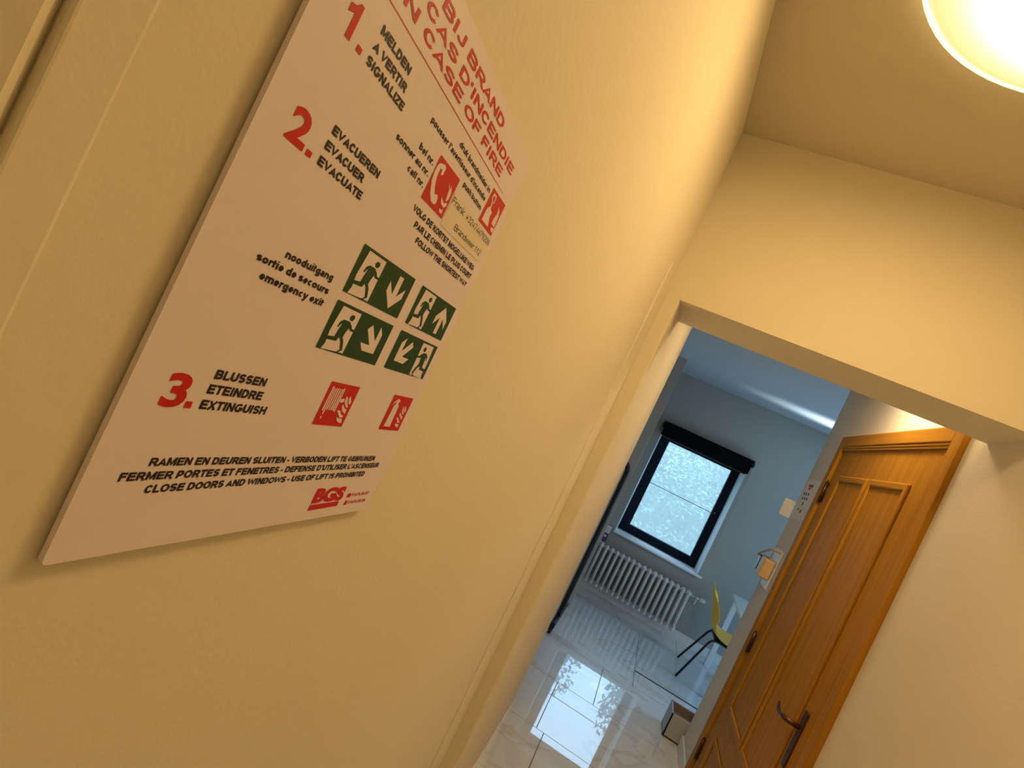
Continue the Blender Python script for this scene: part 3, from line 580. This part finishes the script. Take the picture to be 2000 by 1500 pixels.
link('haze_sheet', sheet((gx0-.004, FY+.06, Z(gz0)-.004), (gx1+.004, FY+.06, Z(gz0)-.004), (gx1+.004, FY+.06, Z(gz1)+.004), (gx0-.004, FY+.06, Z(gz1)+.004)), SCREEN, wn)
link('glazing_bar', B((gx0-.002, FY+.026, Z(-.348)), (gx1+.002, FY+.032, Z(-.342))), BLKPAINT, wn)
bm = bmesh.new(); tube(bm, [(.742, FY+.001, Z(-.33)), (.742, FY-.006, Z(-.33))], .006, 10); link('lock_button', bm, METAL, wn)
# reveal boards and sill
for a, b in (((gx1+.088, 6.0, Z(-.97)), (wx1+.001, 6.26, Z(.27))),):
    bm = bmesh.new(); prism(bm, [(.8185, 6.0), (.797, 6.25), (.8185, 6.25)], Z(-.962), Z(.27)); link('reveal', bm, TRIMW, wn)
bm = bmesh.new(); prism(bm, [(-.112, 6.0), (-.104, 6.25), (-.112, 6.25)], Z(-.962), Z(.27)); link('reveal', bm, TRIMW, wn)
bm = bmesh.new(); box(bm, (-.122, 5.945, Z(-.984)), (.862, 6.0, Z(-.9625)), .006, 3); box(bm, (-.111, 5.99, Z(-.975)), (.817, FY+.02, Z(-.9626)))
link('sill', bm, TRIMW, wn, True)
# roller blind
bl = thing('roller_blind', (.355, 5.93, Z(.35)), 'rolled up black roller blind above the window', 'blind')
link('cassette', B((-.113, 5.90, Z(.19)), (.822, 5.985, Z(.343)), .01, 3), BLIND, bl)
for x in (-.129, .828):
    bm = bmesh.new(); box(bm, (x-.0, 5.92, Z(.275)), (x+.012, 5.999, Z(.348)), .005, 2)
    tube(bm, [(x+.006+.012*math.cos(a), 5.93, Z(.30)+.028*math.sin(a)) for a in [2*math.pi*k/16 for k in range(17)]], .005, 6, False); link('end_bracket', bm, BLKPAINT, bl, True)
link('bottom_bar', B((-.10, 5.925, Z(.176)), (.80, 5.945, Z(.191)), .004, 2), BLKPAINT, bl)
bm = bmesh.new(); tube(bm, [(.838, 5.955, Z(.28)), (.838, 5.955, Z(-.62))], .0022, 6); tube(bm, [(.846, 5.965, Z(.28)), (.846, 5.965, Z(-.62))], .0022, 6)
tube(bm, arc((.838, 5.955, Z(-.62)), (.842, 5.96, Z(-.65)), (.846, 5.965, Z(-.62)), 4), .0022, 6); link('pull_chain', bm, mat('grey_chain', (.30, .30, .30), .5), bl)

# ---------------------------------------------------------------- radiator
rd = thing('radiator', (.31, 5.90, 0), 'white column radiator mounted under the window', 'radiator')
rz0, rz1, ry, pitch_x, NS = .108, .535, 5.84, .0603, 17
def section_bm(x):
    bm = bmesh.new()
    for y in (ry, ry+.042, ry+.084):
        tube(bm, [(x, y, rz0+.03), (x, y, rz1-.03)], .0158, 10, True, 1.0)
    for z, s in ((rz0+.022, -1), (rz1-.022, 1)):
        tube(bm, [(x, ry-.012, z-s*.004), (x, ry, z+s*.008), (x, ry+.042, z+s*.012), (x, ry+.084, z+s*.008), (x, ry+.096, z-s*.004)], [.011, .020, .022, .020, .011], 12)
        tube(bm, [(x-pitch_x/2, ry+.042, z), (x+pitch_x/2, ry+.042, z)], .017, 12)
    return bm
x = -.165
first = link('radiator_section', section_bm(x), RADW, rd, True)
for k in range(1, NS):
    c = first.copy(); COL.objects.link(c); c.parent = rd; c.location = (k*pitch_x, 0, 0)
xe = x+(NS-1)*pitch_x+.03
bm = bmesh.new(); tube(bm, [(xe, ry+.042, rz1-.022), (xe+.035, ry+.042, rz1-.022)], .010, 10); tube(bm, [(xe+.035, ry+.042, rz1-.022), (xe+.085, ry+.042, rz1-.022)], [.014, .014], 12)
link('valve', bm, METAL, rd, True)
bm = bmesh.new(); tube(bm, [(xe+.085, ry+.042, rz1-.022), (xe+.10, ry+.042, rz1-.022), (xe+.14, ry+.042, rz1-.022), (xe+.145, ry+.042, rz1-.022)], [.012, .020, .020, .014], 14)
link('valve_head', bm, TRIMW, rd, True)
for xx in (0.1, .55): link('wall_bracket', B((xx, ry+.09, .30), (xx+.03, 5.999, .36)), RADW, rd)
bm = bmesh.new(); tube(bm, [(xe+.06, ry+.042, rz1-.03), (xe+.06, ry+.042, rz1-.07)]+arc((xe+.06, ry+.042, rz1-.07), (xe+.06, ry+.042, rz1-.1), (xe+.06, 5.985, rz1-.1), 4)[1:], .008, 8); link('pipe', bm, RADW, rd, True)
ct = thing('carton', (-.165, 5.90, rz1), 'small white and purple carton standing on the left end of the radiator', 'carton')
link('box_body', B((-.207, 5.875, rz1+.006), (-.150, 5.93, rz1+.19), .002, 1), PAPER, ct)
link('printed_band', B((-.2075, 5.8745, rz1+.02), (-.1495, 5.9305, rz1+.12)), PURPLE, ct)
link('printed_mark', B((-.19, 5.873, rz1+.075), (-.165, 5.8746, rz1+.10)), PAPER, ct)
link('printed_mark', B((-.195, 5.873, rz1+.035), (-.175, 5.8746, rz1+.055)), RED, ct)
# skirting
for nm, a, b in (('baseboard_window', (-.93, 5.984, 0), (2.65, 6.0, .098)), ('baseboard_stub', (-.27, 4.978, 0), (-.27, 4.978, 0)), ('baseboard_right', (.858, 3.465, 0), (.87, 3.865, .085)), ('baseboard_left', (XI-.001, 1.80, 0), (XI+.004, 3.10, .012))):
    if a != b: struct(nm, B(a, b, .002, 1), TRIMW)

# ---------------------------------------------------------------- garment rail (black tube frame)
gr = thing('garment_rail', (-.5, 4.6, 0), 'black tubular rail with rounded top corner standing beside the wall end', 'rail')
rx, lx, gy, zt2 = -.198, -.86, 4.55, 1.49
pts = [(lx, gy, .09)]+arc((lx, gy, zt2-.12), (lx, gy, zt2), (lx+.12, gy, zt2), 8)+arc((rx-.10, gy, zt2), (rx, gy, zt2), (rx, gy, zt2-.10), 8)+[(rx, gy, .09)]
bm = bmesh.new(); tube(bm, pts, .021, 12); link('frame', bm, BLKPAINT, gr, True)
for xx in (rx, lx):
    bm = bmesh.new(); box(bm, (xx-.02, 4.32, .05), (xx+.02, 4.95, .095), .008, 2)
    link('foot', bm, BLKPAINT, gr)
    for yy in (4.335, 4.92):
        bm = bmesh.new(); tube(bm, [(xx-.012, yy, .027), (xx+.012, yy, .027)], .027, 14); box(bm, (xx-.017, yy-.012, .03), (xx+.017, yy+.012, .06), .003, 1); link('caster', bm, BLKPAINT, gr, True)

# ---------------------------------------------------------------- chair
CH = Vector((1.06, 5.24, 0))
ch = thing('chair', CH, 'yellow plastic shell chair on black metal legs at the white desk', 'chair')
def cw(x, y, z):          # chair frame: +x is the way the sitter faces
    a = math.radians(-4); return (CH.x+x*math.cos(a)-y*math.sin(a), CH.y+x*math.sin(a)+y*math.cos(a), z)
prof = [(-.19, .845, .150, .0, .012), (-.178, .80, .185, .010, .03), (-.155, .73, .208, .02, .045), (-.13, .66, .215, .03, .055), (-.105, .59, .205, .04, .06), (-.085, .525, .200, .035, .05), (-.05, .475, .205, .03, .035), (.01, .448, .215, .018, .02), (.09, .440, .225, .012, .014), (.17, .443, .228, .008, .012), (.23, .438, .215, .0, .008), (.255, .425, .19, 0, .0)]
bm = bmesh.new(); NU = 14; grid = []
for (px, pz, hw, cf, cu) in prof:
    row = []
    for j in range(NU+1):
        t = -1+2*j/NU; y = hw*t
        curl = cu*abs(t)**2.6
        back = pz > .5
        if back: X_, Z_ = px+curl*1.1, pz-.055*abs(t)**4 if pz > .78 else pz
        else: X_, Z_ = px, pz+curl
        if .44 < pz < .56: X_, Z_ = px+curl*.5, pz+curl*.6
        row.append(bm.verts.new(cw(X_, y, Z_)))
    grid.append(row)
for i in range(len(grid)-1):
    for j in range(NU): bm.faces.new((grid[i][j], grid[i][j+1], grid[i+1][j+1], grid[i+1][j]))
sh = link('shell', bm, YEL, ch, True)
md = sh.modifiers.new('thick', 'SOLIDIFY'); md.thickness = .009; md.offset = 0
md = sh.modifiers.new('sub', 'SUBSURF'); md.levels = 1; md.render_levels = 2
for s in (-1, 1):
    for e in (-1, 1):
        yt, xt = s*.155, (.15 if e > 0 else -.035); foot = (e*.235 if e > 0 else -.175, s*.245, .012)
        top = (xt-.01*e, s*.15, .415)
        bm = bmesh.new(); pts = [cw(.06, s*.13, .418)]+[tuple(p) for p in arc(cw(xt*.6+.02, s*.145, .418), cw(xt, s*.16, .418), cw(xt+(foot[0]-xt)*.12, s*.172, .37), 5)]+[cw(*foot)]
        tube(bm, pts, .010, 10); link('leg', bm, BLKPAINT, ch, True)
bm = bmesh.new(); box(bm, (CH.x-.03, CH.y-.14, .424), (CH.x+.16, CH.y+.14, .432), .002, 1); link('mounting_plate', bm, BLKPAINT, ch)
# clear chair mat with dark front edge
cm = thing('chair_mat', (1.1, 5.1, 0), 'thin clear mat with a dark front edge under the yellow chair', 'mat')
link('sheet', sheet((.52, 4.632, .0035), (1.10, 4.632, .0035), (1.10, 5.70, .0035), (.52, 5.70, .0035)), MAT_GLASS, cm)
link('edge_strip', B((.52, 4.628, .0005), (1.10, 4.638, .0045)), BLKPAINT, cm)

# ---------------------------------------------------------------- low open box at the wall end
sb = thing('storage_box', (.9, 3.98, 0), 'low open white box with brown contents on the floor behind the wall end', 'box')
bm = bmesh.new(); bx0, bx1, by0, by1, bh = .752, 1.06, 3.885, 4.075, .165
box(bm, (bx0, by0, .001), (bx1, by1, .01)); box(bm, (bx0, by0, .001), (bx0+.012, by1, bh), .002, 1); box(bm, (bx1-.012, by0, .001), (bx1, by1, bh), .002, 1); box(bm, (bx0, by0, .001), (bx1, by0+.012, bh), .002, 1)
link('tray', bm, mat('grey_white_board', (.40, .42, .46), .5), sb)
CARD = mat('brown_cardboard', (.26, .17, .11), .8)
link('back_board', B((bx0, by1-.012, .001), (bx1, by1, bh+.004), .002, 1), CARD, sb)
link('divider', B((bx0+.013, 3.99, .011), (bx1-.013, 3.998, bh-.03)), CARD, sb)
link('folded_insert', B((bx0+.05, by0+.03, .011), (bx1-.02, 3.98, .10), .004, 1), CARD, sb)

# ---------------------------------------------------------------- desk
dk = thing('desk', (1.6, 5.34, 0), 'white desk behind the yellow chair, its bright corner showing past the wall', 'desk')
bm = bmesh.new(); prism(bm, [(1.098, 4.885), (1.152, 5.80), (2.35, 5.80), (2.35, 4.885)], .715, .742); link('desktop', bm, DESKW, dk)
for (xx, yy) in ((1.175, 5.73), (1.13, 4.91), (2.27, 5.73), (2.27, 4.91)):
    link('leg', B((xx, yy, 0), (xx+.05, yy+.05, .7145), .003, 1), DESKW, dk)
link('apron', B((1.2, 5.745, .63), (2.27, 5.765, .7145)), DESKW, dk)

# ---------------------------------------------------------------- outdoors
struct('ground', B((-12, 6.4, -.5), (16, 30, -.4)), LAWN)
GW = mat('sky_gap_backing_render', (.28, .26, .25), .9, var=.15, vscale=.8)
struct('sky_gap_backing', B((-8, 12.5, -.45), (11, 12.7, 3.0)), GW, 'plain wall added behind the hedge to close bright sky gaps')  # backing added to block sky showing through the hedge leaves
def plant(name, cx_, cy_, w, d, h, z0, n, ls, m, label, cat, group=None, trunk=True):
    t = thing(name, (cx_, cy_, -.4), label, cat, group)
    if trunk:
        bm = bmesh.new(); tube(bm, [(cx_, cy_, -.4), (cx_+.1, cy_, h*.4), (cx_, cy_+.1, h*.8)], [.16, .11, .04], 8); link('trunk', bm, BARK, t, True)
    vs, fs = [], []
    cl = [(random.uniform(-1, 1)*w*.35, random.uniform(-1, 1)*d*.35, random.uniform(.2, .85)) for _ in range(14)]
    for i in range(n):
        c = random.choice(cl); u = Vector((random.gauss(0, 1), random.gauss(0, 1), random.gauss(0, 1))).normalized()*random.random()**.4
        p = Vector((cx_+c[0]+u.x*w*.3, cy_+c[1]+u.y*d*.3, z0+(h-z0)*(c[2]+u.z*.2)))
        a = Vector((random.gauss(0, 1), random.gauss(0, 1), random.gauss(0, 1))).normalized(); b = a.orthogonal().normalized()
        s = ls*random.uniform(.6, 1.3); k = len(vs)
        vs += [p-a*s, p-b*s*.45, p+a*s, p+b*s*.45]; fs.append((k, k+1, k+2, k+3))
    me = bpy.data.meshes.new('foliage'); off = Vector((cx_, cy_, -.4)); me.from_pydata([v-off for v in vs], [], fs); me.materials.append(m)
    o = bpy.data.objects.new('foliage', me); COL.objects.link(o); o.parent = t; o['kind'] = 'stuff'
plant('garden_tree', -.35, 16, 2.4, 2.2, 5.9, .5, 9000, .09, LEAFD, 'left one of the two garden trees outside the window', 'tree')
plant('garden_tree', 2.6, 16.5, 2.4, 2.2, 6.0, .5, 9000, .09, LEAFD, 'right one of the two garden trees outside the window', 'tree')
plant('garden_bush', .9, 10.5, 7.0, 1.4, 2.2, -.4, 9000, .045, LEAF, 'pale green bushy hedge outside the window', 'hedge', None, False)
